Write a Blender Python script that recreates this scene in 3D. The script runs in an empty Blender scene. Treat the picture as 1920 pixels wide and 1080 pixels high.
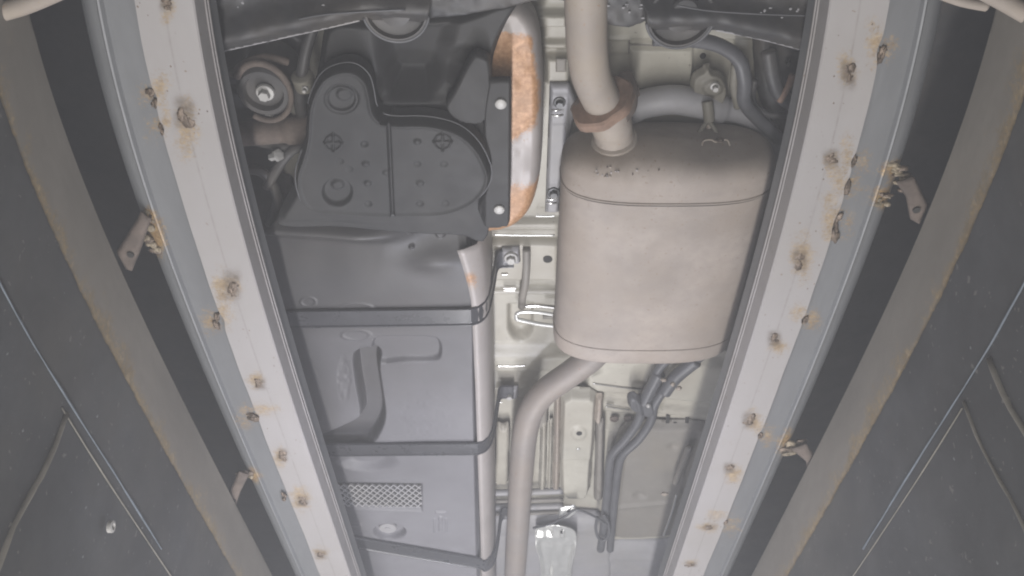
import bpy, math, random
import numpy as np
from mathutils import Matrix, Vector
C = bpy.context.scene
COL = C.collection
random.seed(4); RNG = np.random.default_rng(4)

# ---------------------------------------------------------------- camera, light, exposure
FPX = 1650.0; S = math.sqrt(0.5)
cam = bpy.data.objects.new("camera", bpy.data.cameras.new("camera")); COL.objects.link(cam)
cam.data.sensor_width = 36; cam.data.lens = 36 * FPX / 1920
cam.data.clip_start = 0.02; cam.data.clip_end = 60
cam.matrix_world = Matrix(((1, 0, 0, 0), (0, -S, -S, 0), (0, S, -S, 0), (0, 0, 0, 1)))
C.camera = cam
w = bpy.data.worlds.new("World"); C.world = w; w.use_nodes = True
w.node_tree.nodes["Background"].inputs[0].default_value = (0.80, 0.86, 1.0, 1)
w.node_tree.nodes["Background"].inputs[1].default_value = 0.12

def area(name, loc, target, sx, sy, power, col):
    d = bpy.data.lights.new(name, 'AREA'); d.shape = 'RECTANGLE'; d.size = sx; d.size_y = sy
    d.energy = power; d.color = col
    o = bpy.data.objects.new(name, d); COL.objects.link(o)
    o.location = loc
    o.rotation_euler = (Vector(target) - Vector(loc)).to_track_quat('-Z', 'Y').to_euler()
    return o
area("pit_strip_lamp", (-0.08, 1.55, -0.75), (-0.08, 1.55, 1.0), 0.10, 3.9, 71, (1.0, 0.98, 0.97))   # LED strip along the pit floor, below the picture
area("pit_spot_lamp", (-0.04, 2.45, 0.35), (-0.06, 1.95, 1.2), 0.08, 0.08, 2.4, (0.90, 0.91, 1.0))
area("added_glow_lamp", (-0.03, 1.38, 0.42), (-0.03, 1.7, 1.4), 0.05, 0.05, 4.6, (0.82, 0.84, 1.0))      # unseen small lamp added below the picture to make the haze glow
C.view_settings.view_transform = 'Standard'; C.view_settings.look = 'None'
C.view_settings.exposure = 0.0; C.view_settings.gamma = 1.0
C.cycles.use_denoising = True
C.cycles.filter_width = 2.0
C.cycles.volume_bounces = 1
C.cycles.max_bounces = 6

# ---------------------------------------------------------------- helpers
def P(px, py, Z):
    """point on the horizontal plane at height Z whose plan position was read off the photograph"""
    v = (np.asarray(py, float) - 540) / FPX; u = (np.asarray(px, float) - 960) / FPX
    t = Z / (S * (1 - v))
    return u * t, S * (1 + v) * t, Z + 0 * t
def PV(px, py, Z):
    a = P(px, py, Z); return Vector((float(a[0]), float(a[1]), float(a[2])))
def Q(X, Y, Z):
    d = S * (Y + Z); return 960 + FPX * X / d, 540 + FPX * S * (Y - Z) / d
def sst(e0, e1, x):
    t = np.clip((x - e0) / (e1 - e0), 0, 1); return t * t * (3 - 2 * t)
def sdf(poly, x, y):
    """signed distance to a polygon, negative inside"""
    poly = np.asarray(poly, float); x = np.asarray(x, float); y = np.asarray(y, float)
    d = np.full(x.shape, 1e18); s = np.ones(x.shape); n = len(poly)
    for i in range(n):
        ax, ay = poly[i]; bx, by = poly[i - 1]
        ex, ey = bx - ax, by - ay; wx, wy = x - ax, y - ay
        k = np.clip((wx * ex + wy * ey) / (ex * ex + ey * ey + 1e-12), 0, 1)
        dx, dy = wx - ex * k, wy - ey * k
        d = np.minimum(d, dx * dx + dy * dy)
        c1 = y >= ay; c2 = y < by; c3 = ex * wy > ey * wx
        f = (c1 & c2 & c3) | (~c1 & ~c2 & ~c3)
        s = np.where(f, -s, s)
    return s * np.sqrt(d)
def ell(cx, cy, rx, ry, x, y):
    return (np.hypot((x - cx) / rx, (y - cy) / ry) - 1) * min(rx, ry)
def vnoise(x, y, seed=0):
    """cheap smooth value noise"""
    g = np.random.default_rng(seed).random((64, 64))
    xi = np.floor(x).astype(int); yi = np.floor(y).astype(int); fx = x - xi; fy = y - yi
    fx = fx * fx * (3 - 2 * fx); fy = fy * fy * (3 - 2 * fy)
    a = g[xi % 64, yi % 64]; b = g[(xi + 1) % 64, yi % 64]; c = g[xi % 64, (yi + 1) % 64]; d = g[(xi + 1) % 64, (yi + 1) % 64]
    return (a * (1 - fx) + b * fx) * (1 - fy) + (c * (1 - fx) + d * fx) * fy
def smooth_path(pts, n=8):
    pts = [Vector(p) for p in pts]; out = []
    for i in range(len(pts) - 1):
        p0 = pts[max(i - 1, 0)]; p1 = pts[i]; p2 = pts[i + 1]; p3 = pts[min(i + 2, len(pts) - 1)]
        for k in range(n):
            t = k / n
            out.append(0.5 * ((2 * p1) + (p2 - p0) * t + (2 * p0 - 5 * p1 + 4 * p2 - p3) * t * t + (3 * p1 - p0 - 3 * p2 + p3) * t ** 3))
    out.append(pts[-1]); return out
def smooth_poly(poly, n=5):
    pts = [Vector((p[0], p[1], 0)) for p in poly]; m = len(pts); out = []
    for i in range(m):
        p0, p1, p2, p3 = pts[i - 1], pts[i], pts[(i + 1) % m], pts[(i + 2) % m]
        for k in range(n):
            t = k / n
            q = 0.5 * ((2 * p1) + (p2 - p0) * t + (2 * p0 - 5 * p1 + 4 * p2 - p3) * t * t + (3 * p1 - p0 - 3 * p2 + p3) * t ** 3)
            out.append((q.x, q.y))
    return out

def mk(name, verts, faces, mat, parent=None, smooth=True, attrs=None, loc=None):
    me = bpy.data.meshes.new(name)
    me.from_pydata([tuple(map(float, v)) for v in verts], [], [tuple(map(int, f)) for f in faces])
    if smooth:
        me.polygons.foreach_set("use_smooth", [True] * len(me.polygons))
    for k, a in (attrs or {}).items():
        at = me.attributes.new(k, 'FLOAT', 'POINT'); at.data.foreach_set("value", np.asarray(a, np.float32))
    me.materials.append(mat); me.update()
    o = bpy.data.objects.new(name, me); COL.objects.link(o)
    if parent is not None: o.parent = parent
    return o
def tag(o, label, cat, group=None):
    o["label"] = label; o["category"] = cat
    if group: o["group"] = group
    return o
def thing(name, label, cat, group=None):
    o = bpy.data.objects.new(name, None); COL.objects.link(o); o.empty_display_size = 0.05
    return tag(o, label, cat, group)
def solid(o, t, off=1.0):
    m = o.modifiers.new("thick", 'SOLIDIFY'); m.thickness = t; m.offset = off; return o
def sharp(o, ang=40):
    me = o.data
    import bmesh
    bm = bmesh.new(); bm.from_mesh(me); a = math.radians(ang)
    for e in bm.edges:
        if len(e.link_faces) == 2 and e.calc_face_angle(0) > a: e.smooth = False
    bm.to_mesh(me); bm.free(); return o

def sheet(name, mat, Z, hfun, nx, ny, parent=None, poly=None, box=None, attr=None, thick=0.002):
    """pressed sheet: plan outline and relief given in plan coordinates read off the photograph, height h added in world Z"""
    if poly is not None:
        pl = np.asarray(poly, float); x0, y0 = pl.min(0) ; x1, y1 = pl.max(0)
    else: x0, y0, x1, y1 = box
    gx, gy = np.meshgrid(np.linspace(x0, x1, nx), np.linspace(y0, y1, ny)); gx = gx.ravel(); gy = gy.ravel()
    idx = np.arange(nx * ny).reshape(ny, nx)
    fc = np.stack([idx[:-1, :-1], idx[1:, :-1], idx[1:, 1:], idx[:-1, 1:]], -1).reshape(-1, 4)
    d = None
    if poly is not None:
        d = sdf(poly, gx, gy)
        cx = gx[fc].mean(1); cy = gy[fc].mean(1)
        keep = sdf(poly, cx, cy) < 0
        cnt_all = np.bincount(fc.ravel(), minlength=nx * ny); cnt = np.bincount(fc[keep].ravel(), minlength=nx * ny)
        bd = (cnt > 0) & ((cnt < 4))
        for _ in range(3):
            e = 0.5; bx = gx[bd]; by = gy[bd]; dd = sdf(poly, bx, by)
            g1 = (sdf(poly, bx + e, by) - sdf(poly, bx - e, by)) / (2 * e); g2 = (sdf(poly, bx, by + e) - sdf(poly, bx, by - e)) / (2 * e)
            m = np.maximum(g1 * g1 + g2 * g2, 0.3)
            gx[bd] = bx - dd * g1 / m; gy[bd] = by - dd * g2 / m
        fc = fc[keep]
        used = cnt > 0; remap = -np.ones(nx * ny, int); remap[used] = np.arange(used.sum())
        gx = gx[used]; gy = gy[used]; fc = remap[fc]; d = sdf(poly, gx, gy)
    h = hfun(gx, gy, d) if hfun else np.zeros_like(gx)
    X, Y, _ = P(gx, gy, Z)
    V = np.stack([X, Y, Z + h], -1)
    at = {k: f(gx, gy) for k, f in (attr or {}).items()}
    o = mk(name, V, fc, mat, parent, attrs=at)
    # faces must look down
    if o.data.polygons and sum(p.normal.z for p in list(o.data.polygons)[:200]) > 0: o.data.flip_normals()
    if thick: solid(o, thick, -1.0)
    return o

def tube(name, pts, r, mat, parent=None, n=14, sm=8, cap=True, attrs=None):
    pp = smooth_path(pts, sm) if sm else [Vector(p) for p in pts]
    m = len(pp); rr = r if callable(r) else (lambda s: r)
    T = [(pp[min(i + 1, m - 1)] - pp[max(i - 1, 0)]).normalized() for i in range(m)]
    up = Vector((0.3, 0.1, 1)).cross(T[0]).normalized(); V = []; A = []
    for i in range(m):
        up = (up - T[i] * up.dot(T[i])).normalized(); b = T[i].cross(up)
        for k in range(n):
            a = 2 * math.pi * k / n
            V.append(pp[i] + (up * math.cos(a) + b * math.sin(a)) * rr(i / (m - 1)))
    Fc = [(i * n + k, i * n + (k + 1) % n, (i + 1) * n + (k + 1) % n, (i + 1) * n + k) for i in range(m - 1) for k in range(n)]
    if cap: Fc += [tuple(range(n))[::-1], tuple((m - 1) * n + k for k in range(n))]
    o = mk(name, V, Fc, mat, parent)
    return o
def lathe(name, prof, center, axis, mat, parent=None, n=28, sx=1.0, smooth=True):
    """prof: (radius, along axis)"""
    ax = Vector(axis).normalized(); q = Vector((0, 0, 1)).rotation_difference(ax); c = Vector(center)
    V = []; m = len(prof)
    for r, z in prof:
        for k in range(n):
            a = 2 * math.pi * k / n
            V.append(c + q @ Vector((r * sx * math.cos(a), r * math.sin(a), z)))
    Fc = [(i * n + k, i * n + (k + 1) % n, (i + 1) * n + (k + 1) % n, (i + 1) * n + k) for i in range(m - 1) for k in range(n)]
    Fc += [tuple(range(n))[::-1], tuple((m - 1) * n + k for k in range(n))]
    o = mk(name, V, Fc, mat, parent, smooth); return sharp(o) if smooth else o
def bolt(name, px, py, Z, rpx, mat, parent, h=0.012, flange=1.5):
    """hex head with flange washer, looking down"""
    c = PV(px, py, Z); r = rpx / FPX * S * (c.y + c.z)
    o = lathe(name, [(r * flange, 0.004), (r * flange, 0.0), (r * flange * 0.92, -0.0022), (r * 1.06, -0.003)], c, (0, 0, 1), mat, parent, 24)
    V = []; 
    for z, k in ((-0.002, 1), (-h * 0.85, 1), (-h, 0.88)):
        for i in range(6):
            a = math.pi / 3 * i + 0.3; V.append(c + Vector((r * k * math.cos(a), r * k * math.sin(a), z)))
    Fc = [(i * 6 + k, i * 6 + (k + 1) % 6, (i + 1) * 6 + (k + 1) % 6, (i + 1) * 6 + k) for i in range(2) for k in range(6)] + [tuple(range(12, 18))]
    mk("hex_head", V, Fc, mat, o if parent.parent is None else parent, smooth=False)
    return o
def blob(name, center, rx, ry, rz, mat, parent, rot=0.0, rough=0.3, n=14):
    V = []; m = 9; c = Vector(center); ca, sa = math.cos(rot), math.sin(rot); seed = random.randrange(999)
    for i in range(m):
        th = math.pi * i / (m - 1)
        for k in range(n):
            a = 2 * math.pi * k / n
            f = 1 + rough * (float(vnoise(np.array([3 + 2.2 * math.cos(a) * math.sin(th)]), np.array([7 + 2.2 * math.sin(a) * math.sin(th) + 3 * math.cos(th)]), seed)[0]) - 0.5) * 2
            x = rx * math.sin(th) * math.cos(a) * f; y = ry * math.sin(th) * math.sin(a) * f
            V.append(c + Vector((x * ca - y * sa, x * sa + y * ca, rz * math.cos(th) * f)))
    Fc = [(i * n + k, i * n + (k + 1) % n, (i + 1) * n + (k + 1) % n, (i + 1) * n + k) for i in range(m - 1) for k in range(n)]
    return mk(name, V, Fc, mat, parent)

# ---------------------------------------------------------------- materials
def M(name, col, rough=0.6, metal=0.0, var=0.18, scale=9.0, col2=None, fleck=0.0, fleck_col=(0.05, 0.04, 0.035), fleck_scale=120, bump=0.15, bscale=90,
      rust=None, rust2=None, spec=0.5, stretch=None, dust=None, dust_amt=0.0, dust_sheen=None):
    m = bpy.data.materials.new(name); m.use_nodes = True; nt = m.node_tree; N = nt.nodes; L = nt.links
    b = N["Principled BSDF"]; b.inputs["Roughness"].default_value = rough; b.inputs["Metallic"].default_value = metal
    b.inputs["Specular IOR Level"].default_value = spec
    tc = N.new("ShaderNodeNewGeometry"); vec = tc.outputs["Position"]
    if stretch:
        mp = N.new("ShaderNodeMapping"); mp.inputs["Scale"].default_value = stretch; L.new(vec, mp.inputs[0]); vec2 = mp.outputs[0]
    else: vec2 = vec
    def noise(sc, det=5, v=vec, ro=0.6):
        n = N.new("ShaderNodeTexNoise"); n.inputs["Scale"].default_value = sc; n.inputs["Detail"].default_value = det
        n.inputs["Roughness"].default_value = ro; L.new(v, n.inputs["Vector"]); return n.outputs["Fac"]
    def ramp(fac, a, c, ca=(0, 0, 0, 1), cb=(1, 1, 1, 1)):
        r = N.new("ShaderNodeValToRGB"); r.color_ramp.elements[0].position = a; r.color_ramp.elements[1].position = c
        r.color_ramp.elements[0].color = ca; r.color_ramp.elements[1].color = cb; L.new(fac, r.inputs[0]); return r.outputs[0]
    def mix(fac, a, c):
        x = N.new("ShaderNodeMix"); x.data_type = 'RGBA'
        if hasattr(fac, 'links'): L.new(fac, x.inputs[0])
        else: x.inputs[0].default_value = fac
        for s, k in ((6, a), (7, c)):
            if hasattr(k, 'links'): L.new(k, x.inputs[s])
            else: x.inputs[s].default_value = (*k[:3], 1)
        return x.outputs[2]
    def math_(op, a, c):
        x = N.new("ShaderNodeMath"); x.operation = op; x.use_clamp = True
        for s, k in ((0, a), (1, c)):
            if hasattr(k, 'links'): L.new(k, x.inputs[s])
            else: x.inputs[s].default_value = k
        return x.outputs[0]
    d = tuple(c * (1 - var) for c in col); l = tuple(min(1, c * (1 + var)) for c in (col2 or col))
    c = mix(ramp(noise(scale, 6, vec2), 0.33, 0.68), d, l)
    c = mix(math_('MULTIPLY', ramp(noise(scale * 7, 4, vec2), 0.4, 0.7), 0.35), c, tuple(x * (1 - var * 1.3) for x in col))
    if dust: c = mix(math_('MULTIPLY', ramp(noise(scale * 0.6, 7), 0.42, 0.66), dust_amt), c, dust)
    if fleck > 0:
        c = mix(ramp(noise(fleck_scale, 2), 0.72 - fleck, 0.76 - fleck), c, fleck_col)
    rough_in = None
    if rust is not None:
        at = N.new("ShaderNodeAttribute"); at.attribute_name = "rust"
        k = math_('ADD', math_('MULTIPLY', at.outputs["Fac"], 1.0), math_('ADD', math_('MULTIPLY', math_('SUBTRACT', noise(45, 7), 0.38), 1.0), math_('MULTIPLY', math_('SUBTRACT', noise(260, 3), 0.45), 1.1)))
        k = math_('MULTIPLY', ramp(k, 0.38, 0.78), ramp(at.outputs["Fac"], 0.02, 0.22))
        rc = mix(ramp(noise(140, 5), 0.4, 0.62), rust, rust2 or tuple(x * 0.5 for x in rust))
        rc = mix(math_('MULTIPLY', ramp(noise(26, 6), 0.42, 0.66), 0.6), rc, tuple(x * 0.55 for x in rust))
        rc = mix(math_('MULTIPLY', ramp(noise(75, 4), 0.55, 0.7), 0.5), rc, tuple(min(1, x * 1.35 + .05) for x in rust))
        c = mix(k, c, rc); rough_in = k
        at2 = N.new("ShaderNodeAttribute"); at2.attribute_name = "soot_shade"
        c = mix(math_('MULTIPLY', math_('MULTIPLY', at2.outputs["Fac"], ramp(noise(60, 5), 0.25, 0.6)), 0.85), c, (0.085, 0.062, 0.042))
    if dust_sheen:  # dust tint that also carries painted brightness
        at3 = N.new("ShaderNodeAttribute"); at3.attribute_name = "dust_sheen_map"
        c = mix(math_('MULTIPLY', at3.outputs["Fac"], math_('ADD', math_('MULTIPLY', noise(14, 7), 0.5), 0.62)), c, dust_sheen)
    L.new(c, b.inputs["Base Color"])
    rr = N.new("ShaderNodeMapRange"); rr.inputs[3].default_value = rough * 0.8; rr.inputs[4].default_value = min(1, rough * 1.25)
    L.new(noise(scale * 3, 4), rr.inputs[0]); L.new(rr.outputs[0], b.inputs["Roughness"])
    if bump:
        bp = N.new("ShaderNodeBump"); bp.inputs["Strength"].default_value = bump; bp.inputs["Distance"].default_value = 0.002
        L.new(noise(bscale, 5, vec2), bp.inputs["Height"]); L.new(bp.outputs[0], b.inputs["Normal"])
    return m
RUST = (0.44, 0.25, 0.13); RUST2 = (0.20, 0.085, 0.035)
m_beige = M("beige_floor_paint", (0.405, 0.385, 0.325), 0.42, var=0.14, scale=6, bump=0.05, fleck=0.02, fleck_col=(0.2, 0.18, 0.15), dust=(0.29, 0.26, 0.21), dust_amt=0.7)
m_beige2 = M("dusty_beige_panel", (0.205, 0.19, 0.168), 0.55, var=0.12, scale=7, bump=0.08, dust=(0.24, 0.21, 0.165), dust_amt=0.5)
m_muf = M("dusty_aluminised_steel", (0.285, 0.246, 0.214), 0.6, metal=0.0, var=0.2, scale=7, fleck=0.06, fleck_col=(0.22, 0.17, 0.13), fleck_scale=160, bump=0.06, dust=(0.265, 0.218, 0.175), dust_amt=0.75)
m_pipe = M("dusty_exhaust_pipe", (0.31, 0.27, 0.235), 0.62, metal=0.0, var=0.1, scale=10, fleck=0.06, fleck_col=(0.30, 0.22, 0.16), fleck_scale=150, bump=0.1, dust=(0.34, 0.28, 0.20), dust_amt=0.5)
m_pipe2 = M("grey_dusty_outlet_pipe", (0.225, 0.2, 0.182), 0.55, metal=0.1, var=0.12, scale=9, fleck=0.05, fleck_col=(0.22, 0.15, 0.11), fleck_scale=150, bump=0.1, dust=(0.27, 0.225, 0.185), dust_amt=0.7)
m_rust = M("brown_rust", (0.215, 0.14, 0.10), 0.8, var=0.35, scale=22, bump=0.4, bscale=160)
m_rustd = M("dark_rust", (0.115, 0.09, 0.074), 0.8, var=0.35, scale=22, bump=0.4, bscale=160)
m_shield = M("pale_heat_shield", (0.33, 0.302, 0.286), 0.45, metal=0.1, var=0.08, scale=9, fleck=0.05, fleck_col=(0.3, 0.24, 0.19), bump=0.08, rust=RUST, rust2=(0.33, 0.17, 0.08))
m_tank = M("black_tank_shield", (0.036, 0.035, 0.036), 0.45, var=0.14, scale=5, bump=0.05, spec=0.4, dust=(0.062, 0.056, 0.052), dust_amt=0.65, dust_sheen=(0.205, 0.2, 0.215))
m_black = M("black_plastic", (0.031, 0.031, 0.032), 0.6, var=0.16, scale=8, bump=0.08, spec=0.3, dust=(0.055, 0.053, 0.05), dust_amt=0.5)
m_dark = M("dark_chassis_paint", (0.042, 0.042, 0.044), 0.5, var=0.3, scale=10, bump=0.15, dust=(0.09, 0.078, 0.065), dust_amt=0.6)
m_strap = M("black_strap_paint", (0.05, 0.05, 0.055), 0.28, var=0.15, scale=10, bump=0.05)
m_plate = M("pale_primed_steel", (0.305, 0.289, 0.283), 0.5, var=0.06, scale=7, fleck=0.015, fleck_col=(0.2, 0.16, 0.12), fleck_scale=85, bump=0.05, rust=(0.34, 0.255, 0.155), rust2=(0.24, 0.175, 0.11), stretch=(1, 0.25, 1), dust=(0.27, 0.25, 0.232), dust_amt=0.45)
m_zinc = M("galvanised_steel", (0.150, 0.153, 0.157), 0.5, metal=0.15, var=0.14, scale=9, bump=0.06, rust=(0.36, 0.25, 0.12), rust2=(0.2, 0.12, 0.06), stretch=(1, 0.2, 1))
m_edge = M("brown_weathered_steel", (0.17, 0.155, 0.134), 0.6, var=0.16, scale=8, bump=0.1, rust=(0.25, 0.185, 0.10), rust2=(0.17, 0.145, 0.11), stretch=(1, 0.4, 1))
m_wall = M("dark_pit_wall_paint", (0.042, 0.044, 0.047), 0.6, var=0.38, scale=3.5, dust=(0.085, 0.08, 0.07), dust_amt=0.7, fleck=0.04, fleck_col=(0.11, 0.105, 0.1), fleck_scale=70, bump=0.15)
m_weld = M("burnt_weld_metal", (0.17, 0.13, 0.098), 0.5, metal=0.35, var=0.5, scale=60, bump=0.5, bscale=260)
m_burn = M("scorched_steel", (0.25, 0.205, 0.14), 0.6, var=0.4, scale=40, bump=0.4, bscale=200)
m_bolt = M("zinc_bolt", (0.4, 0.39, 0.37), 0.5, metal=0.2, var=0.12, scale=40, bump=0.1)
m_bdark = M("dark_bolt", (0.1, 0.1, 0.1), 0.4, metal=0.5, var=0.2, scale=40)
m_hole = M("dark_hole", (0.025, 0.024, 0.022), 0.9, var=0.2, bump=0)
m_bar = M("grey_blue_painted_bar", (0.29, 0.285, 0.295), 0.5, var=0.12, scale=10, bump=0.06, dust=(0.3, 0.28, 0.24), dust_amt=0.35)
m_chrome = M("bright_metal", (0.62, 0.61, 0.59), 0.28, metal=1.0, var=0.04, bump=0.02)
m_alu = M("bright_aluminium_plate", (0.66, 0.66, 0.63), 0.3, metal=0.55, var=0.06, scale=14, bump=0.05)
m_line = M("grey_plastic_line", (0.085, 0.085, 0.09), 0.42, var=0.15, scale=14, bump=0.05)
m_rubber = M("black_rubber", (0.03, 0.03, 0.03), 0.6, var=0.2, bump=0.1)
m_conduit = M("pale_blue_sealant", (0.10, 0.118, 0.14), 0.5, var=0.25, scale=30, bump=0.2)
m_cable = M("yellowed_cable", (0.15, 0.138, 0.115), 0.55, var=0.3, scale=18, bump=0.2)
m_olive = M("olive_grey_bracket", (0.16, 0.148, 0.12), 0.6, var=0.15, scale=16, bump=0.12)

# ---------------------------------------------------------------- the pit: walls and floor (slightly bowed in plan)
def bow(Y, Z):
    v = (Y - Z) / (Y + Z); q = np.clip(S * 0 + v * FPX / 540, -1.15, 1.15)
    return 1 - 0.058 * q * q
def extrude(name, prof, sgn, mat, parent, Y, Zref, attr=None, smooth=True, closed=False):
    """long profile (X, Z) along Y, following the bow"""
    prof = np.asarray(prof, float); n = len(prof); m = len(Y); g = bow(Y, Zref)
    X = sgn * prof[None, :, 0] * g[:, None]; Zz = np.repeat(prof[None, :, 1], m, 0); YY = np.repeat(Y[:, None], n, 1)
    V = np.stack([X, YY, Zz], -1).reshape(-1, 3)
    idx = np.arange(m * n).reshape(m, n); k = n if closed else n - 1
    fc = []
    for j in range(k):
        a, b = idx[:, j], idx[:, (j + 1) % n]
        fc.append(np.stack([a[:-1], b[:-1], b[1:], a[1:]], -1))
    fc = np.concatenate(fc)
    if sgn > 0: fc = fc[:, ::-1]
    at = {}
    for q, f in (attr or {}).items():
        px, py = Q(V[:, 0], V[:, 1], V[:, 2]); at[q] = f(px, py, V)
    o = mk(name, V, fc, mat, parent, smooth, at)
    return sharp(o, 35)
YL = np.concatenate([np.linspace(-0.6, 0.3, 20), np.linspace(0.305, 2.4, 420), np.linspace(2.42, 5.0, 60)])
YS = np.linspace(-0.6, 5.0, 140)
WX = 0.60
def wall_marks(side): 
    return
for sgn, nm in ((-1, "left"), (1, "right")):
    prof = [(WX + 0.006, 0.872), (WX + 0.006, 0.4), (WX + 0.006, -0.2), (WX + 0.006, -0.9), (WX + 0.15, -0.9), (WX + 0.15, 0.95), (WX + 0.006, 0.95)]
    wo = extrude("pit_wall", prof, sgn, m_wall, None, YS, 0.9, smooth=False, closed=True); wo["kind"] = "structure"
    g = lambda Y: float(bow(np.array([Y]), 0.9)[0])
    def wp(Y, Z, off=0.0): return Vector((sgn * (WX + 0.006 - off) * g(Y), Y, Z))
    # long sealed joint and upright joints on the wall face
    js = [wp(y, 0.738 + 0.004 * math.sin(y * 7), 0.001) for y in np.linspace(-0.5, 1.36, 40)]
    tube("joint_bead", js, lambda s: 0.0017 * (0.3 + 1.1 * random.random()), m_conduit, wo, n=6, sm=0)
    js = [wp(y, 0.722, 0.001) for y in np.linspace(0.95, 4.5, 40)]
    tube("joint_bead", js, lambda s: 0.0012 * (0.7 + 0.6 * random.random()), m_cable, wo, n=6, sm=0)
    for y, r, ln in (((0.965, 0.0042, 0.8),) if sgn < 0 else ((0.852, 0.0042, 0.8), (0.94, 0.0026, 0.8))):
        js = [wp(y + 0.006 * math.sin(k * 1.3), 0.725 - k * ln / 16, 0.001) for k in range(17)]
        tube("upright_seam", js, lambda s, r=r: r * (0.75 + 0.5 * random.random()), m_cable, wo, n=6, sm=2)
    # small pale drips and paint spots standing on the wall face
    V = []; Fc = []
    for k in range(90):
        y = random.uniform(0.5, 1.6); z = random.gauss(0.66, 0.09)
        if z > 0.85: continue
        r = random.choice([0.0008, 0.001, 0.0012, 0.0022]); c = wp(y, z, 0.0); i0 = len(V)
        for a in range(6):
            V.append(c + Vector((0, r * math.cos(a), r * 1.4 * math.sin(a))) * 1.0)
        V.append(c + Vector((-sgn * r * 0.7, 0, 0)))
        Fc += [(i0 + a, i0 + (a + 1) % 6, i0 + 6) for a in range(6)]
    so = mk("paint_spots", V, Fc, m_zinc, wo); so["kind"] = "stuff"
c = PV(237, 920, 1.0); 
lathe("wall_plug", [(0.009, 0.0), (0.009, 0.006), (0.005, 0.007), (0.004, 0.003)], Vector((-WX * 0.985, 1.16, 0.665)), (1, 0, 0), m_bolt, bpy.data.objects["pit_wall"], 16)
fl = mk("pit_floor", [(-0.8, -0.6, -0.9), (0.8, -0.6, -0.9), (0.8, 5, -0.9), (-0.8, 5, -0.9)], [(0, 1, 2, 3)], m_wall, None, False); fl["kind"] = "structure"
for sgn, lab in ((-1, "brown steel edge strip with broken rusty lower edge along the left pit wall"), (1, "brown steel edge strip with flaking yellow rust along the right pit wall")):
    zs = np.linspace(0.871, 0.98, 22)
    prof = [(WX + 0.0038, z) for z in zs] + [(WX + 0.006, 0.983), (WX + 0.10, 0.983), (WX + 0.10, 0.976), (WX + 0.0055, 0.976), (WX + 0.0056, 0.8705)]
    def er(px, py, V, sgn=sgn):
        n = vnoise(V[:, 1] * 22 + 9 * sgn, V[:, 2] * 30, 5 + sgn) * 0.45 + vnoise(V[:, 1] * 70 + 20 * sgn, V[:, 2] * 60, 8 + sgn) * 0.3 + vnoise(V[:, 1] * 5 + 14 * sgn, V[:, 2] * 4, 40 + sgn) * 0.45 - .1
        hgt = V[:, 2] - 0.868
        a = np.exp(-np.maximum(hgt, 0) / (0.006 + 0.034 * np.maximum(n, 0))) * (0.45 + 0.95 * n)
        return np.clip(a, 0, 1) * sst(2.9, 1.2, V[:, 1])
    prof = np.array(prof)
    eo = extrude("edge_strip", prof, sgn, m_edge, None, YL, 0.9, {"rust": er})
    # ragged lower lip
    me = eo.data; n = len(prof); co = np.zeros(len(me.vertices) * 3, np.float32); me.vertices.foreach_get("co", co); co = co.reshape(-1, 3)
    low = co[:, 2] < 0.8755
    co[low, 2] += (vnoise(co[low, 1] * 40 + 7 * sgn, co[low, 1] * 0 + 3, 11) - 0.5) * 0.0025 + (vnoise(co[low, 1] * 200 + 9 * sgn, co[low, 1] * 0 + 3, 12) - 0.5) * 0.002
    me.vertices.foreach_set("co", co.ravel()); me.update()
    tag(eo, lab, "edge strip", "steel edge strips of the pit")

# ---------------------------------------------------------------- the two welded rails
WELDS = {-1: [(345, 212, 20, 30), (434, 535, 17, 28), (487, 719, 12, 11), (530, 853, 11, 12), (567, 939, 12, 10), (533, 932, 7, 9), (602, 1040, 12, 8), (312, 6, 14, 14)],
          1: [(1590, 140, 15, 26), (1558, 297, 15, 17), (1500, 487, 14, 22), (1452, 636, 13, 15), (1405, 788, 14, 14), (1367, 878, 11, 10), (1330, 988, 14, 5), (1295, 1058, 12, 5)]}
EDGEW = {-1: [(290, 183, 10, 17), (304, 240, 5, 12), (410, 601, 8, 15), (480, 781, 14, 7)],
         1: [(1652, 95, 8, 26), (1597, 303, 7, 16), (1585, 350, 9, 18), (1567, 420, 9, 28), (1505, 600, 8, 8), (1424, 815, 7, 7), (1352, 980, 9, 5)]}
CHBURN = {-1: [(279, 405, 10, 13), (285, 450, 20, 30), (462, 893, 20, 12)], 1: [(1690, 318, 30, 16), (1660, 372, 18, 16), (1700, 345, 26, 22), (1490, 835, 26, 20)]}
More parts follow.
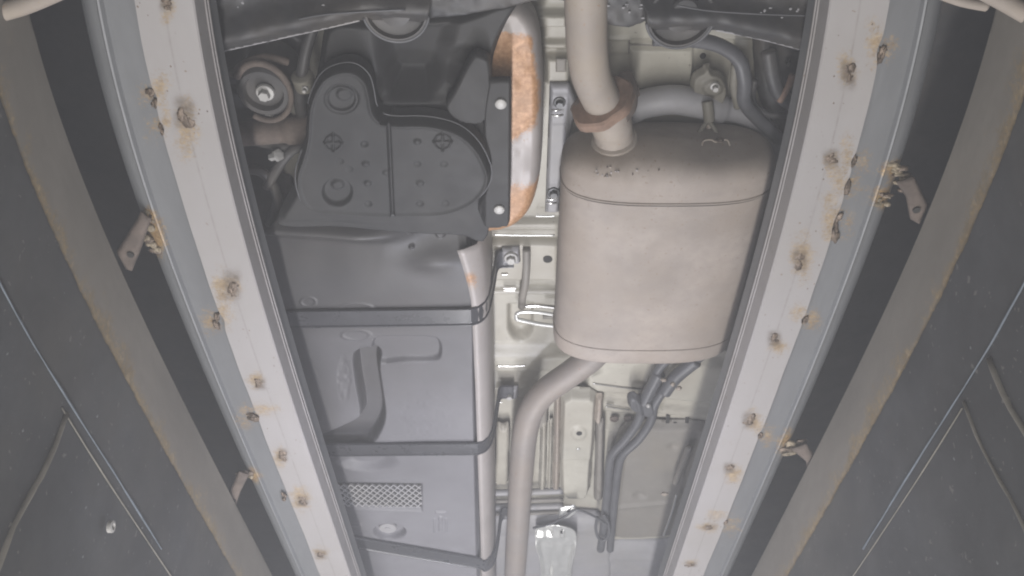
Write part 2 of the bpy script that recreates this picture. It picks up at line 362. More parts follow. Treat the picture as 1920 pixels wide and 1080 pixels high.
for sgn, lab in ((-1, "long welded steel rail with pale plate and grey channel, left of the fuel tank"), (1, "long welded steel rail with pale plate and grey channel, right of the muffler")):
    rail = thing("welded_rail", lab, "rail", "rails along both sides of the pit")
    def stain(px, py, V, sgn=sgn):
        a = np.zeros(len(px))
        for n_, (x, y, rx, ry) in enumerate(WELDS[sgn]):
            f = .8 + .5 * ((n_ * 37 + 11 * (sgn + 2)) % 10) / 10; g_ = 1.3 + 1.3 * ((n_ * 53 + 7 * (sgn + 2)) % 10) / 10; ox = ((n_ * 29 + sgn) % 7 - 3) * rx * .16; oy = ((n_ * 41 + sgn) % 9 - 3) * ry * .22
            a = np.maximum(a, (.36 + .2 * f) * np.exp(-((px - x - sgn * 4 - ox) / (rx * 1.5 * f)) ** 2 - ((py - y - oy) / (ry * g_)) ** 2))
        for (x, y, rx, ry) in EDGEW[sgn]:
            a = np.maximum(a, 0.48 * np.exp(-((px - x + sgn * 8) / (rx * 2.8)) ** 2 - ((py - y + 14) / (ry * 2.4)) ** 2))
        return a
    def soot_shade(px, py, V, sgn=sgn):
        a = np.zeros(len(px))
        for (x, y, rx, ry) in WELDS[sgn]:
            a = np.maximum(a, np.exp(-((px - x) / (rx * 0.95)) ** 4 - ((py - y) / (ry * 1.0)) ** 4))
        gx = np.abs(V[:, 0]) / bow(V[:, 1], 1.0)
        a = np.maximum(a, 0.4 * np.exp(-((gx - .4482) / .0011) ** 2) * (V[:, 2] < 1.003))  # shade of the plate crease painted as a thin dark line
        nz = vnoise(V[:, 1] * 60, V[:, 0] * 90, 21)
        a = np.maximum(a, 0.28 * sst(1.012, 1.03, V[:, 2]) * nz)  # inner side face: painted shade together with dirt
        return a
    xs = np.linspace(0.4855, 0.411, 60)
    zz = 1.0 + 0 * xs
    prof = [(0.4855, 1.0075)] + list(zip(xs, zz)) + [(0.409, 1.002), (0.409, 1.02), (0.4088, 1.040), (0.4075, 1.0412), (0.4075, 1.0445), (0.409, 1.0455), (0.409, 1.0520), (0.4078, 1.053), (0.4078, 1.0565), (0.416, 1.0565), (0.416, 1.0075)]
    po = extrude("plate", prof, sgn, m_plate, rail, YL, 1.0, {"rust": stain, "soot_shade": soot_shade}, closed=True)
    # bite-outs along the outer edge where it was burnt
    me = po.data; co = np.zeros(len(me.vertices) * 3, np.float32); me.vertices.foreach_get("co", co); co = co.reshape(-1, 3)
    px, py = Q(co[:, 0].astype(float), co[:, 1].astype(float), co[:, 2].astype(float)); ax = np.abs(co[:, 0]) / bow(co[:, 1].astype(float), 1.0)
    outer = ax > 0.475
    for (x, y, rx, ry) in EDGEW[sgn]:
        k = np.exp(-((py - y) / (ry * 0.75)) ** 2) * sst(0.4745, 0.4855, ax)
        co[:, 0] -= (sgn * k * 0.0038).astype(np.float32)
    kk = outer & (ax > 0.483)
    co[kk, 0] += ((vnoise(co[kk, 1] * 14.0, co[kk, 1] * 0 + 2, 31) - 0.5) * 0.0022).astype(np.float32)
    me.vertices.foreach_set("co", co.ravel()); me.update()
    def chs(px, py, V, sgn=sgn):
        a = np.zeros(len(px))
        for (x, y, rx, ry) in CHBURN[sgn]:
            a = np.maximum(a, 0.95 * np.exp(-((px - x) / (rx * 1.25)) ** 2 - ((py - y) / (ry * 1.3)) ** 2))
        for (x, y, rx, ry) in EDGEW[sgn]:
            a = np.maximum(a, 0.35 * np.exp(-((px - x - sgn * 16) / 26) ** 2 - ((py - y) / 30) ** 2))
        return a
    arc = [(0.5405 + 0.040 * math.sin(a), 1.0108 + 0.075 * (1 - math.cos(a))) for a in np.linspace(0.05, 1.5, 16)]
    cprof = [(0.412, 1.0078)] + [(x, 1.0078) for x in np.linspace(0.47, 0.5285, 12)] + [(0.5300, 1.0055), (0.5320, 1.0022), (0.5345, 1.0012), (0.5368, 1.0040), (0.5390, 1.0100)] + arc + [(0.5805, 1.10), (0.412, 1.10)]
    extrude("channel", cprof, sgn, m_zinc, rail, YL, 1.0, {"rust": chs}, closed=True)
    pr = 0.0
    for (x, y, rx, ry) in WELDS[sgn]:
        c = PV(x, y, 1.001); t = S * (c.y + c.z) / FPX
        ys = 1.45 * (c.y + c.z) / 2
        for k in range(3):
            blob("weld", c + Vector((random.uniform(-.3, .3) * rx * t, random.uniform(-.55, .55) * ry * t * ys, 0)), rx * t * random.uniform(.35, .55), ry * t * ys * random.uniform(.3, .5), 0.0028, m_weld, rail, random.uniform(-.4, .4), 0.7)
    for (x, y, rx, ry) in EDGEW[sgn]:
        c = PV(x + sgn * 3, y, 1.0065); t = S * (c.y + c.z) / FPX; ys = 1.4 * (c.y + c.z) / 2
        for k in range(3):
            blob("edge_weld", c + Vector((random.uniform(-.4, .4) * rx * t, random.uniform(-.7, .7) * ry * t * ys, 0)), rx * t * random.uniform(.4, .7), ry * t * ys * random.uniform(.35, .6), 0.004, m_weld, rail, random.uniform(-.4, .4), 0.8)
    for (x, y, rx, ry) in CHBURN[sgn]:
        c = PV(x, y, 1.0115); t = S * (c.y + c.z) / FPX; ys = 1.4 * (c.y + c.z) / 2
        for k in range(6):
            blob("weld_bead", c + Vector((random.uniform(-.7, .5) * rx * t, random.uniform(-.8, .8) * ry * t * ys, 0)), rx * t * random.uniform(.25, .5), ry * t * ys * random.uniform(.12, .25), 0.0035, m_weld if k % 3 == 0 else m_burn, rail, random.uniform(-.3, .3), 0.7)
    # spatter
    V = []; Fc = []
    for k in range(110):
        (x, y, rx, ry) = random.choice(WELDS[sgn]); a = random.uniform(0, 6.28); d = random.uniform(1.0, 5.0)
        X, Y, Z = PV(x + rx * d * math.cos(a), y + ry * d * math.sin(a), 1.0)
        xx = abs(X) / float(bow(np.array([Y]), 1.0)[0])
        if not 0.412 < xx < 0.4845: continue
        r = random.choice([.0007, .0009, .0012, .0018]); i0 = len(V)
        for q in range(6): V.append((X + r * math.cos(q), Y + 1.4 * r * math.sin(q), 1.0006))
        V.append((X, Y, 1.0 - r * 0.7)); Fc += [(i0 + q, i0 + (q + 1) % 6, i0 + 6) for q in range(6)]
    sp = mk("weld_spatter", V, Fc, m_weld, rail); sp["kind"] = "stuff"
    # tie brackets between channel and pit edge
    bk = [[(262, 402), (282, 414), (264, 468), (246, 512), (234, 508), (216, 476)], [(446, 888), (466, 894), (450, 925), (440, 956), (431, 950), (424, 936)]] if sgn < 0 else \
         [[(1682, 346), (1716, 334), (1742, 388), (1726, 424), (1708, 414), (1700, 372)], [(1486, 846), (1514, 836), (1540, 872), (1525, 904), (1517, 898), (1512, 868)]]
    for pl in bk:
        bo = sheet("tie_bracket", m_rustd, 0.992, lambda x, y, d: 0.004 * sst(-6, 0, d), 14, 18, rail, poly=pl, thick=0.005)
        q = np.mean(np.array(pl), 0) + np.array([-sgn * -6, 14])
        lathe("bolt_hole", [(0.0055, 0.002), (0.0055, -0.0015), (0.004, -0.0016)], PV(q[0], q[1], 0.9905), (0, 0, 1), m_hole, bo, 12)

# ---------------------------------------------------------------- car underbody
FZ = 1.40
car = thing("car_underbody", "beige painted sheet metal floor of a car seen from below between muffler and fuel tank", "car floor")
def box_step(x, y, x0, y0, x1, y1, e=2.5):
    d = np.maximum(np.maximum(x0 - x, x - x1), np.maximum(y0 - y, y - y1)); return sst(e, -e, d)
def floor_h(x, y, d):
    h = np.zeros_like(x)
    # cross ribs (proud = towards the ground = negative)
    left = sst(1060, 1040, x)
    h += -0.020 * left * sst(404, 410, y) * sst(438, 432, y)
    h += -0.030 * left * sst(438, 442, y) * sst(514, 509, y)
    h += -0.014 * left * sst(536, 541, y) * sst(548, 543, y)
    h += -0.022 * sst(640, 662, y) * sst(688, 684, y) * sst(1130, 1100, x)
    h += -0.012 * left * sst(716, 720, y) * sst(742, 738, y)
    yy = y - (x - 1115) * 0.11
    rg = sst(1095, 1105, x)
    h += -0.026 * rg * sst(640, 655, yy) * sst(722, 718, yy)
    h += -0.014 * rg * sst(742, 746, yy) * sst(758, 754, yy)
    h += 0.010 * rg * sst(768, 772, yy) * sst(802, 798, yy)
    for y0 in (800, 935, 952, 984): h += -0.010 * sst(970, 950, x) * sst(y0 - 4, y0, y) * sst(y0 + 8, y0 + 4, y)
    # oval opening
    o = sst(3, -3, np.minimum(ell(976, 612, 22, 24, x, y), np.maximum(np.abs(x - 976) - 22, np.abs(y - 592) - 20)))
    h += 0.035 * o
    # raised panel near hanger
    h += -0.010 * box_step(x, y, 1182, 88, 1298, 168, 3)
    h += -0.004 * box_step(x, y, 1140, 60, 1180, 100, 3)
    h += -0.018 * sst(75, 62, y) * sst(1100, 1140, x)
    h += -0.022 * box_step(x, y, 1005, 18, 1062, 42, 4) - 0.012 * box_step(x, y, 1005, 74, 1062, 86, 4) - 0.02 * box_step(x, y, 1025, 100, 1066, 150, 4)
    h += 0.0025 * (vnoise(x / 40, y / 40, 3) - 0.5)
    return h
sheet("floor_pan", m_beige, FZ, floor_h, 420, 440, car, poly=[(420, -80), (1520, -80), (1310, 1160), (640, 1160)], thick=0.004)
# dark ends of the floor beyond the visible part
X0 = 1.3
mk("floor_extension", [(-X0, -0.4, FZ + .06), (X0, -0.4, FZ + .06), (X0, 4.6, FZ + .06), (-X0, 4.6, FZ + .06), (-X0, -0.4, FZ + .08), (X0, -0.4, FZ + .08), (X0, 4.6, FZ + .08), (-X0, 4.6, FZ + .08)],
   [(0, 3, 2, 1), (4, 5, 6, 7), (0, 1, 5, 4), (1, 2, 6, 5), (2, 3, 7, 6), (3, 0, 4, 7)], m_dark, car, False)
lathe("seam_hole", [(0.010, 0.004), (0.010, -0.001), (0.009, -0.0012)], PV(1027, 486, FZ - .031), (0, 0, 1), m_hole, car, 18)
lathe("seam_hole", [(0.0055, 0.004), (0.0055, -0.001), (0.005, -0.0012)], PV(1318, 105, FZ - .001), (0, 0, 1), m_hole, car, 14)
tube("panel_seam", [PV(1299, 75, FZ - .002), PV(1297, 120, FZ - .002), PV(1291, 172, FZ - .002)], 0.0014, m_beige2, car, n=6)
tube("panel_seam", [PV(1180, 58, FZ - .004), PV(1179, 100, FZ - .004)], 0.0014, m_beige2, car, n=6)
tube("panel_seam", [PV(1178, 84, FZ - .006), PV(1290, 86, FZ - .008), PV(1330, 82, FZ - .004)], 0.0014, m_beige2, car, n=6)
sheet("square_patch", m_beige2, FZ - .024, lambda x, y, d: 0.002 * sst(-3, 0, d), 10, 10, car, poly=[(1042, 110), (1062, 110), (1062, 136), (1042, 136)])
# bolted grey strip beside the heat shield
st = sheet("mounting_strip", m_bar, 1.365, lambda x, y, d: 0.012 * sst(-6, 0, d) - 0.004 * box_step(x, y, 1020, 176, 1066, 232, 3) - 0.004 * box_step(x, y, 1020, 346, 1066, 404, 3), 30, 80, car,
           poly=[(1031, 160), (1068, 160), (1085, 200), (1070, 260), (1056, 300), (1048, 402), (1022, 402), (1026, 300)])
bolt("bolt", 1049, 192, 1.360, 8, m_bdark, st); bolt("bolt", 1038, 361, 1.360, 8, m_bdark, st)
for (x0, y0, x1, y1) in ((1034, 206, 1052, 204), (1034, 216, 1056, 215), (1024, 373, 1046, 371), (1024, 380, 1044, 380)):
    tube("clip", [PV(x0, y0, 1.352), PV((x0 + x1) / 2, y0 + 1, 1.350), PV(x1, y1, 1.352)], 0.0022, m_chrome, st, n=8)
# strap bracket on the floor, with bolt
bk = sheet("strap_bracket", m_bar, 1.355, lambda x, y, d: 0.012 * sst(-4, 0, d), 18, 18, car, poly=[(940, 470), (974, 468), (976, 498), (942, 498)])
bolt("bolt", 958, 484, 1.352, 9, m_bolt, bk)
bk = sheet("strap_bracket", m_bar, 1.37, lambda x, y, d: 0.012 * sst(-4, 0, d), 18, 18, car, poly=[(940, 730), (972, 730), (972, 752), (938, 752)])
bolt("bolt", 955, 741, 1.366, 6, m_bolt, bk)
tube("fuel_stub", [PV(987, 468, 1.36), PV(987, 500, 1.355), PV(985, 530, 1.352), PV(980, 556, 1.36), PV(978, 575, 1.38)], 0.0085, m_beige2, car, n=12)
for pts, r, mt in (([(985, 574), (1010, 573), (1045, 577)], .0042, m_chrome), ([(968, 598), (972, 586), (1005, 585), (1040, 590)], .0042, m_alu),
                   ([(968, 598), (990, 603), (1015, 608), (1048, 612)], .005, m_alu), ([(1018, 593), (1045, 594)], .006, m_cable)):
    tube("short_pipe", [PV(a, b, 1.335) for a, b in pts], r, mt, car, n=10)
# centre rail and ribs behind the outlet pipe
tr = sheet("tunnel_rail", m_beige, 1.34, lambda x, y, d: 0.03 * sst(-9, 0, d) + 0.010 * sst(862, 868, y) * sst(930, 880, y) - 0.004 * sst(3, -3, ell(1085, 812, 14, 12, x, y)), 50, 110, car,
           poly=[(1052, 752), (1070, 742), (1108, 744), (1121, 752), (1117, 830), (1112, 880), (1108, 930), (1100, 944), (1062, 944), (1050, 930), (1048, 860)])
lathe("rail_hole", [(0.0075, 0.006), (0.0075, -0.001), (0.006, -0.0012)], PV(1086, 813, 1.3345), (0, 0, 1), m_hole, tr, 16)
blob("weld_dot", PV(1084, 842, 1.339), .005, .005, .002, m_alu, tr, 0, .2)
for (x0, x1, y0, y1, z, mt) in ((1040, 1052, 752, 925, 1.345, m_pipe), (1030, 1037, 800, 925, 1.36, m_beige), (1014, 1026, 800, 925, 1.365, m_beige), (930, 956, 806, 915, 1.36, m_beige), (1003, 1030, 752, 808, 1.375, m_beige2),
                               (1118, 1134, 800, 945, 1.355, m_beige2), (1118, 1132, 750, 800, 1.35, m_pipe)):
    sheet("floor_rib", mt, z, lambda x, y, d: 0.018 * sst(-6, 0, d) + 0.0015 * vnoise(x / 4, y / 5, 9), 12, 50, car, poly=smooth_poly([(x0, y0), ((x0 + x1) / 2, y0 - 2), (x1, y0), (x1 - 1, (y0 + y1) / 2), (x1 - 3, y1 - 4), ((x0 + x1) / 2 - 3, y1), (x0 - 4, y1 - 4), (x0 - 2, (y0 + y1) / 2)], 3))
for k, y0 in enumerate((920, 936, 948, 960)):
    tube("cross_fold", [PV(925, y0 + 4, 1.375), PV(1000, y0 + 2, 1.375), PV(1056, y0, 1.372)], 0.006 if k % 2 else 0.010, m_beige2 if k % 2 else m_bar, car, n=8)
sheet("rear_cross_panel", m_bar, 1.372, lambda x, y, d: 0.02 * sst(-8, 0, d) - .006 * sst(975, 982, y) * sst(1002, 996, y), 60, 40, car, poly=[(905, 966), (1050, 962), (1120, 968), (1150, 990), (1150, 1180), (900, 1180)])
# right-hand seat well panel
def well_h(x, y, d):
    return 0.022 * sst(-10, 0, d) - 0.006 * sst(2, -2, np.abs(y - (952 - (x - 1150) * 0.09)) - 3) + 0.008 * sst(4, -4, ell(1200, 930, 10, 5, x, y)) + 0.006 * sst(5, -5, ell(1262, 838, 7, 4, x, y)) - 0.005 * sst(900, 880, x * 0 + y) * 0
sheet("seat_well_panel", m_beige2, 1.372, well_h, 80, 100, car, poly=smooth_poly([(1172, 806), (1250, 800), (1330, 806), (1338, 860), (1300, 940), (1282, 1000), (1262, 1012), (1145, 1014), (1132, 960), (1146, 870)], 4))
sheet("lower_cross_panel", m_bar, 1.38, lambda x, y, d: 0.02 * sst(-10, 0, d) - .006 * sst(1038, 1044, y) * sst(1052, 1048, y), 50, 30, car, poly=[(1100, 1022), (1250, 1020), (1300, 1000), (1340, 1020), (1300, 1180), (1095, 1180)])
for (x, y, r, mt) in ((1152, 786, 9, m_rust), (1178, 786, 7, m_rust)):
    lathe("rusty_plug", [(0.012, .003), (0.012, -.001), (.008, -.002), (.007, .001)], PV(x, y, 1.395), (0, 0, 1), m_rustd, car, 18)
for (x, y) in ((1252, 786), (1288, 792), (1266, 794)):
    sheet("slot", m_hole, 1.388, None, 5, 8, car, poly=[(x - 3, y - 9), (x + 4, y - 10), (x + 3, y + 8), (x - 4, y + 9)] if x != 1266 else [(x - 3, y - 2), (x + 3, y - 2), (x + 3, y + 2), (x - 3, y + 2)], thick=.001)
for (x0, y0, x1, y1, z, r) in ((1112, 719, 1208, 731, 1.372, .0022), (1136, 762, 1180, 768, 1.38, .0022), (1138, 757, 1150, 759, 1.38, .002), (932, 686, 985, 686, 1.376, .0022), (932, 754, 942, 754, 1.376, .002), (944, 540, 968, 540, 1.384, .002), (944, 544, 966, 544, 1.384, .002), (940, 514, 952, 514, 1.368, .002), (925, 440, 1040, 441, 1.366, .002), (1004, 405, 1040, 405, 1.378, .002)):
    tube("fold_glint", [PV(x0, y0, z), PV((x0 + x1) / 2, (y0 + y1) / 2 + .5, z), PV(x1, y1, z)], r, m_chrome if (x0, y0) not in ((925, 440), (1004, 405)) else m_alu, car, n=8)  # bright metal strips stand in for glints along the floor folds
# bright bare plate at the bottom
bp = sheet("bright_plate", m_alu, 1.33, lambda x, y, d: -0.012 * sst(-8, 0, d) * sst(1010, 1022, y) + 0.010 * box_step(x, y, 1005, 990, 1034, 1004, 4) - 0.006 * box_step(x, y, 1050, 994, 1058, 1006, 2) + 0.010 * sst(2, -2, np.abs(x - 1034) + np.abs(y - 1070) * .3 - 3) + .004 * (vnoise(x / 9, y / 9, 14) - .5), 70, 90, car,
           poly=smooth_poly([(1006, 994), (1030, 986), (1062, 988), (1080, 1000), (1078, 1028), (1072, 1052), (1068, 1100), (1062, 1130), (1018, 1130), (1015, 1080), (1012, 1045), (1005, 1022)], 4))
lathe("plate_hole", [(.004, .004), (.004, -.001), (.003, -.001)], PV(1053, 999, 1.321), (0, 0, 1), m_hole, bp, 12)
tb = sheet("cable_tab", m_alu, 1.30, lambda x, y, d: 0.006 * sst(-4, 0, d), 16, 16, car, poly=[(1048, 954), (1078, 950), (1084, 962), (1068, 974), (1048, 978)])
lathe("plate_hole", [(.005, .004), (.005, -.001), (.004, -.001)], PV(1066, 959, 1.2985), (0, 0, 1), m_hole, tb, 12)
tag(tube("control_cable", [PV(1000, 990, 1.31), PV(1030, 983, 1.30), PV(1060, 968, 1.29), PV(1080, 956, 1.29), PV(1110, 966, 1.29), PV(1140, 985, 1.31)], 0.0035, m_line, None, n=8),
    "thin grey cable bent to a peak above the bright bare plate", "cable")
# dark inner side panels
sheet("side_panel", m_dark, 1.36, lambda x, y, d: 0.03 * sst(-12, 0, d) + .004 * (vnoise(x / 18, y / 18, 4) - .5) + .02 * sst(150, 175, y) * sst(240, 215, y), 60, 90, car,
      poly=smooth_poly([(330, 40), (560, 60), (571, 100), (566, 150), (560, 185), (540, 202), (520, 216), (548, 240), (565, 264), (552, 278), (532, 300), (526, 340), (545, 352), (545, 400), (540, 480), (350, 480)], 3))
sheet("side_panel", m_dark, 1.35, lambda x, y, d: 0.03 * sst(-12, 0, d) + .004 * (vnoise(x / 14, y / 14, 5) - .5), 60, 90, car,
      poly=smooth_poly([(1424, 62), (1500, 90), (1620, 90), (1560, 420), (1540, 700), (1400, 850), (1380, 760), (1452, 430), (1455, 300), (1470, 270), (1432, 210), (1420, 140)], 3))
sheet("side_panel", m_dark, 1.352, lambda x, y, d: 0.025 * sst(-12, 0, d), 24, 90, car,
      poly=smooth_poly([(1350, 640), (1420, 500), (1480, 500), (1440, 800), (1330, 1120), (1275, 1120), (1300, 960), (1345, 780), (1372, 690)], 3))

# ---------------------------------------------------------------- rear crossmember with two arms
cm = thing("rear_crossmember", "dark steel crossmember with two angled arms and round bushings along the top", "crossmember")
def arm_h(lo):
    def f(x, y, d):
        e = lo(x) - y
        return -0.03 * np.exp(-((e - 38) / 26) ** 2) + 0.02 * sst(4, 0, e) + 0.004 * (vnoise(x / 22, y / 14, 6) - 0.5) - 0.006 * sst(3, 0, e)
    return f
a1 = sheet("left_arm", m_dark, 1.16, arm_h(lambda x: np.interp(x, [380, 680, 820], [106, 38, 44])), 120, 50, cm,
           poly=[(370, -70), (820, -70), (806, 10), (800, 44), (760, 50), (705, 47), (672, 38), (560, 66), (420, 95), (370, 106)]); a1.name = "arm"
tube("arm_lip", [PV(372, 106, 1.158), PV(420, 95, 1.158), PV(550, 66, 1.158), PV(640, 46, 1.158), PV(674, 38, 1.158)], 0.0017, m_bar, a1, n=6)
a2 = sheet("arm", m_dark, 1.16, arm_h(lambda x: np.interp(x, [1210, 1340, 1580], [58, 57, 112])), 120, 50, cm,
           poly=[(1150, -70), (1600, -70), (1600, 117), (1530, 100), (1420, 72), (1340, 55), (1320, 62), (1265, 67), (1228, 60), (1214, 42), (1212, 10)])
tube("arm_lip", [PV(1590, 114, 1.158), PV(1530, 100, 1.158), PV(1430, 74, 1.158), PV(1342, 56, 1.158)], 0.0017, m_bar, a2, n=6)
tube("arm_lip", [PV(1270, 10, 1.128), PV(1330, 20, 1.128), PV(1440, 27, 1.13), PV(1560, 30, 1.13)], 0.0014, m_line, a2, n=6)
tube("arm_lip", [PV(560, 36, 1.13), PV(620, 26, 1.128), PV(760, 18, 1.128)], 0.0014, m_line, a1, n=6)
for x, y, w_ in ((742, 20, 62), (1276, 30, 64)):
    c = PV(x, y, 1.15); r = w_ / FPX * S * (c.y + c.z)
    b_ = lathe("bushing", [(r * 1.02, .05), (r * 1.02, 0), (r * 0.98, -.004), (r * 0.90, -.004), (r * 0.86, .004), (r * 0.5, .006), (r * .46, -.006), (r * .2, -.008)], c, (0, 0, 1), m_dark, cm, 36)
    tube("bushing_rim", [c + Vector((r * 1.0 * math.cos(a), r * 1.0 * math.sin(a), -.003)) for a in np.linspace(.15, 2.95, 30)], .0024, m_line, b_, n=6, sm=0)
    lathe("bushing_core", [(r * .40, .002), (r * .40, -.006), (r * .34, -.009), (r * .1, -.009)], c + Vector((.004, -.012, .0)), (0, 0, 1), m_dark, b_, 20)
sheet("centre_plate", m_dark, 1.185, lambda x, y, d: .012 * sst(-8, 0, d) + .004 * (vnoise(x / 15, y / 15, 7) - .5), 60, 30, cm, poly=[(790, -70), (1215, -70), (1216, 46), (1180, 58), (1142, 54), (1100, 10), (1062, 10), (1040, 4), (1000, 8), (960, 20), (880, 34), (800, 42)])
for (x, y, r) in ((513, 29, 7), (505, 97, 6), (1492, 55, 6), (1478, 118, 5)):
    c = PV(x, y, 1.154 if y < 70 else 1.338); t = S * (c.y + c.z) / FPX
    lathe("arm_hole", [(r * t, .004), (r * t, -.0015 - .004), (r * t * .85, -.0055)], c, (0, 0, 1), m_hole, cm, 16)
for k in range(26):
    x = random.choice([random.uniform(420, 640), random.uniform(1100, 1210), random.uniform(1380, 1520)]); y = random.uniform(2, 34)
    blob("mud_fleck", PV(x, y, 1.142 if not 1100 < x < 1210 else 1.183), random.uniform(.001, .003), random.uniform(.001, .002), .001, m_bar, cm, 0, .6, 8)

# ---------------------------------------------------------------- left suspension pieces
su = thing("suspension_mount", "dark round bushing mount with a pale bolt beside the black cover, upper left", "suspension mount")
c = PV(495, 172, 1.235); t = S * (c.y + c.z) / FPX
lathe("mount_disc", [(52 * t, .09), (52 * t, 0), (46 * t, -.006), (38 * t, -.006), (34 * t, .004), (24 * t, .004)], c, (0, 0, 1), m_dark, su, 36)
tube("mount_rim", [c + Vector((50 * t * math.cos(a), 62 * t * math.sin(a), -.002)) for a in np.linspace(-.7, 2.2, 24)][::-1], .005, m_rustd, su, n=8, sm=0)
tube("mount_rim", [c + Vector((50 * t * math.cos(a), 62 * t * math.sin(a), -.002)) for a in np.linspace(-2.6, -.3, 24)][::-1], .006, m_rustd, su, n=8, sm=0)
bolt("bolt", 497, 174, 1.232, 11, m_bolt, su, h=.014, flange=1.6)
tag(tube("rusty_link_rod", [PV(440, 252, 1.25), PV(500, 248, 1.25), PV(545, 244, 1.25), PV(600, 242, 1.26)], lambda s: .021 if s < .55 else .022 + .003 * (s > .6), m_rustd, None, n=16),
    "short rusty brown rod lying crosswise between left rail and black cover", "rod")
tag(tube("brake_hose", [PV(592, 40, 1.26), PV(578, 80, 1.25), PV(567, 130, 1.24), PV(561, 170, 1.25), PV(564, 210, 1.26), PV(572, 240, 1.27)], .0095, m_dark, None, n=12), "dark hose curving down the left edge of the black cover", "hose")
hb = thing("hose_clamp", "small dull metal clamp on the dark hose left of the black cover", "clamp")
lathe("clamp_body", [(.015, -.014), (.018, -.012), (.018, .012), (.015, .014)], PV(570, 152, 1.24), (0.1, 1, .2), m_olive, hb, 16)
bolt("bolt", 572, 166, 1.222, 4, m_bolt, hb, h=.01)
tag(tube("bent_bracket", [PV(470, 262, 1.29), PV(515, 270, 1.275), PV(540, 275, 1.27), PV(575, 262, 1.27)], .010, m_dark, None, n=8), "bent dark rod below the rusty rod at the left rail", "bracket")
tag(tube("spring_strut", [PV(500, 350, 1.27), PV(525, 308, 1.26), PV(548, 282, 1.26), PV(575, 272, 1.26)], .009, m_dark, None, n=8), "slim dark strut rising toward the black cover from the left rail", "strut")
lathe_b = thing("shiny_fitting", "small shiny metal fitting in the dark gap left of the black cover", "fitting")
lathe("fitting_body", [(.004, -.012), (.007, -.011), (.007, .006), (.011, .007), (.011, .013), (.006, .014)], PV(515, 293, 1.25), (.7, -.5, -.4), m_bolt, lathe_b, 6, smooth=False)
lathe("fitting_nut", [(.004, -.006), (.0075, -.005), (.0075, .005), (.004, .006)], PV(505, 210, 1.245), (1, 0, -.3), m_bolt, lathe_b, 10)

# ---------------------------------------------------------------- rusty heat shield
hs_poly = smooth_poly([(900, 22), (960, 12), (990, 26), (1010, 62), (1019, 140), (1020, 250), (1016, 330), (1007, 380), (990, 415), (962, 437), (925, 447), (890, 440), (880, 300), (880, 120)], 5)
def hs_h(x, y, d): return 0.05 * (1 - np.sqrt(np.clip(1 - np.clip((d + 24) / 24, 0, 1) ** 2.2, 0, 1))) + .003 * (vnoise(x / 20, y / 26, 2) - .5)
def hs_r(x, y):
    n = vnoise(x / 26, y / 30, 17) * .6 + vnoise(x / 9, y / 9, 18) * .4
    top = sst(48, 72, y + (x - 950) * -.15) * sst(300 - (x - 945) * .75, 232 - (x - 945) * .35, y) * sst(1022, 1000, x + (170 - y) * .16 * (y < 170)) * 1.1
    bot = sst(328, 372, y + (x - 950) * .05)
    return np.clip(np.maximum(top, bot) * (.48 + .75 * n), 0, 1)
tag(sheet("heat_shield", m_shield, 1.235, hs_h, 90, 200, None, poly=hs_poly, attr={"rust": hs_r}, thick=.002), "pale curved heat shield with large orange rust patches right of the black cover", "heat shield")

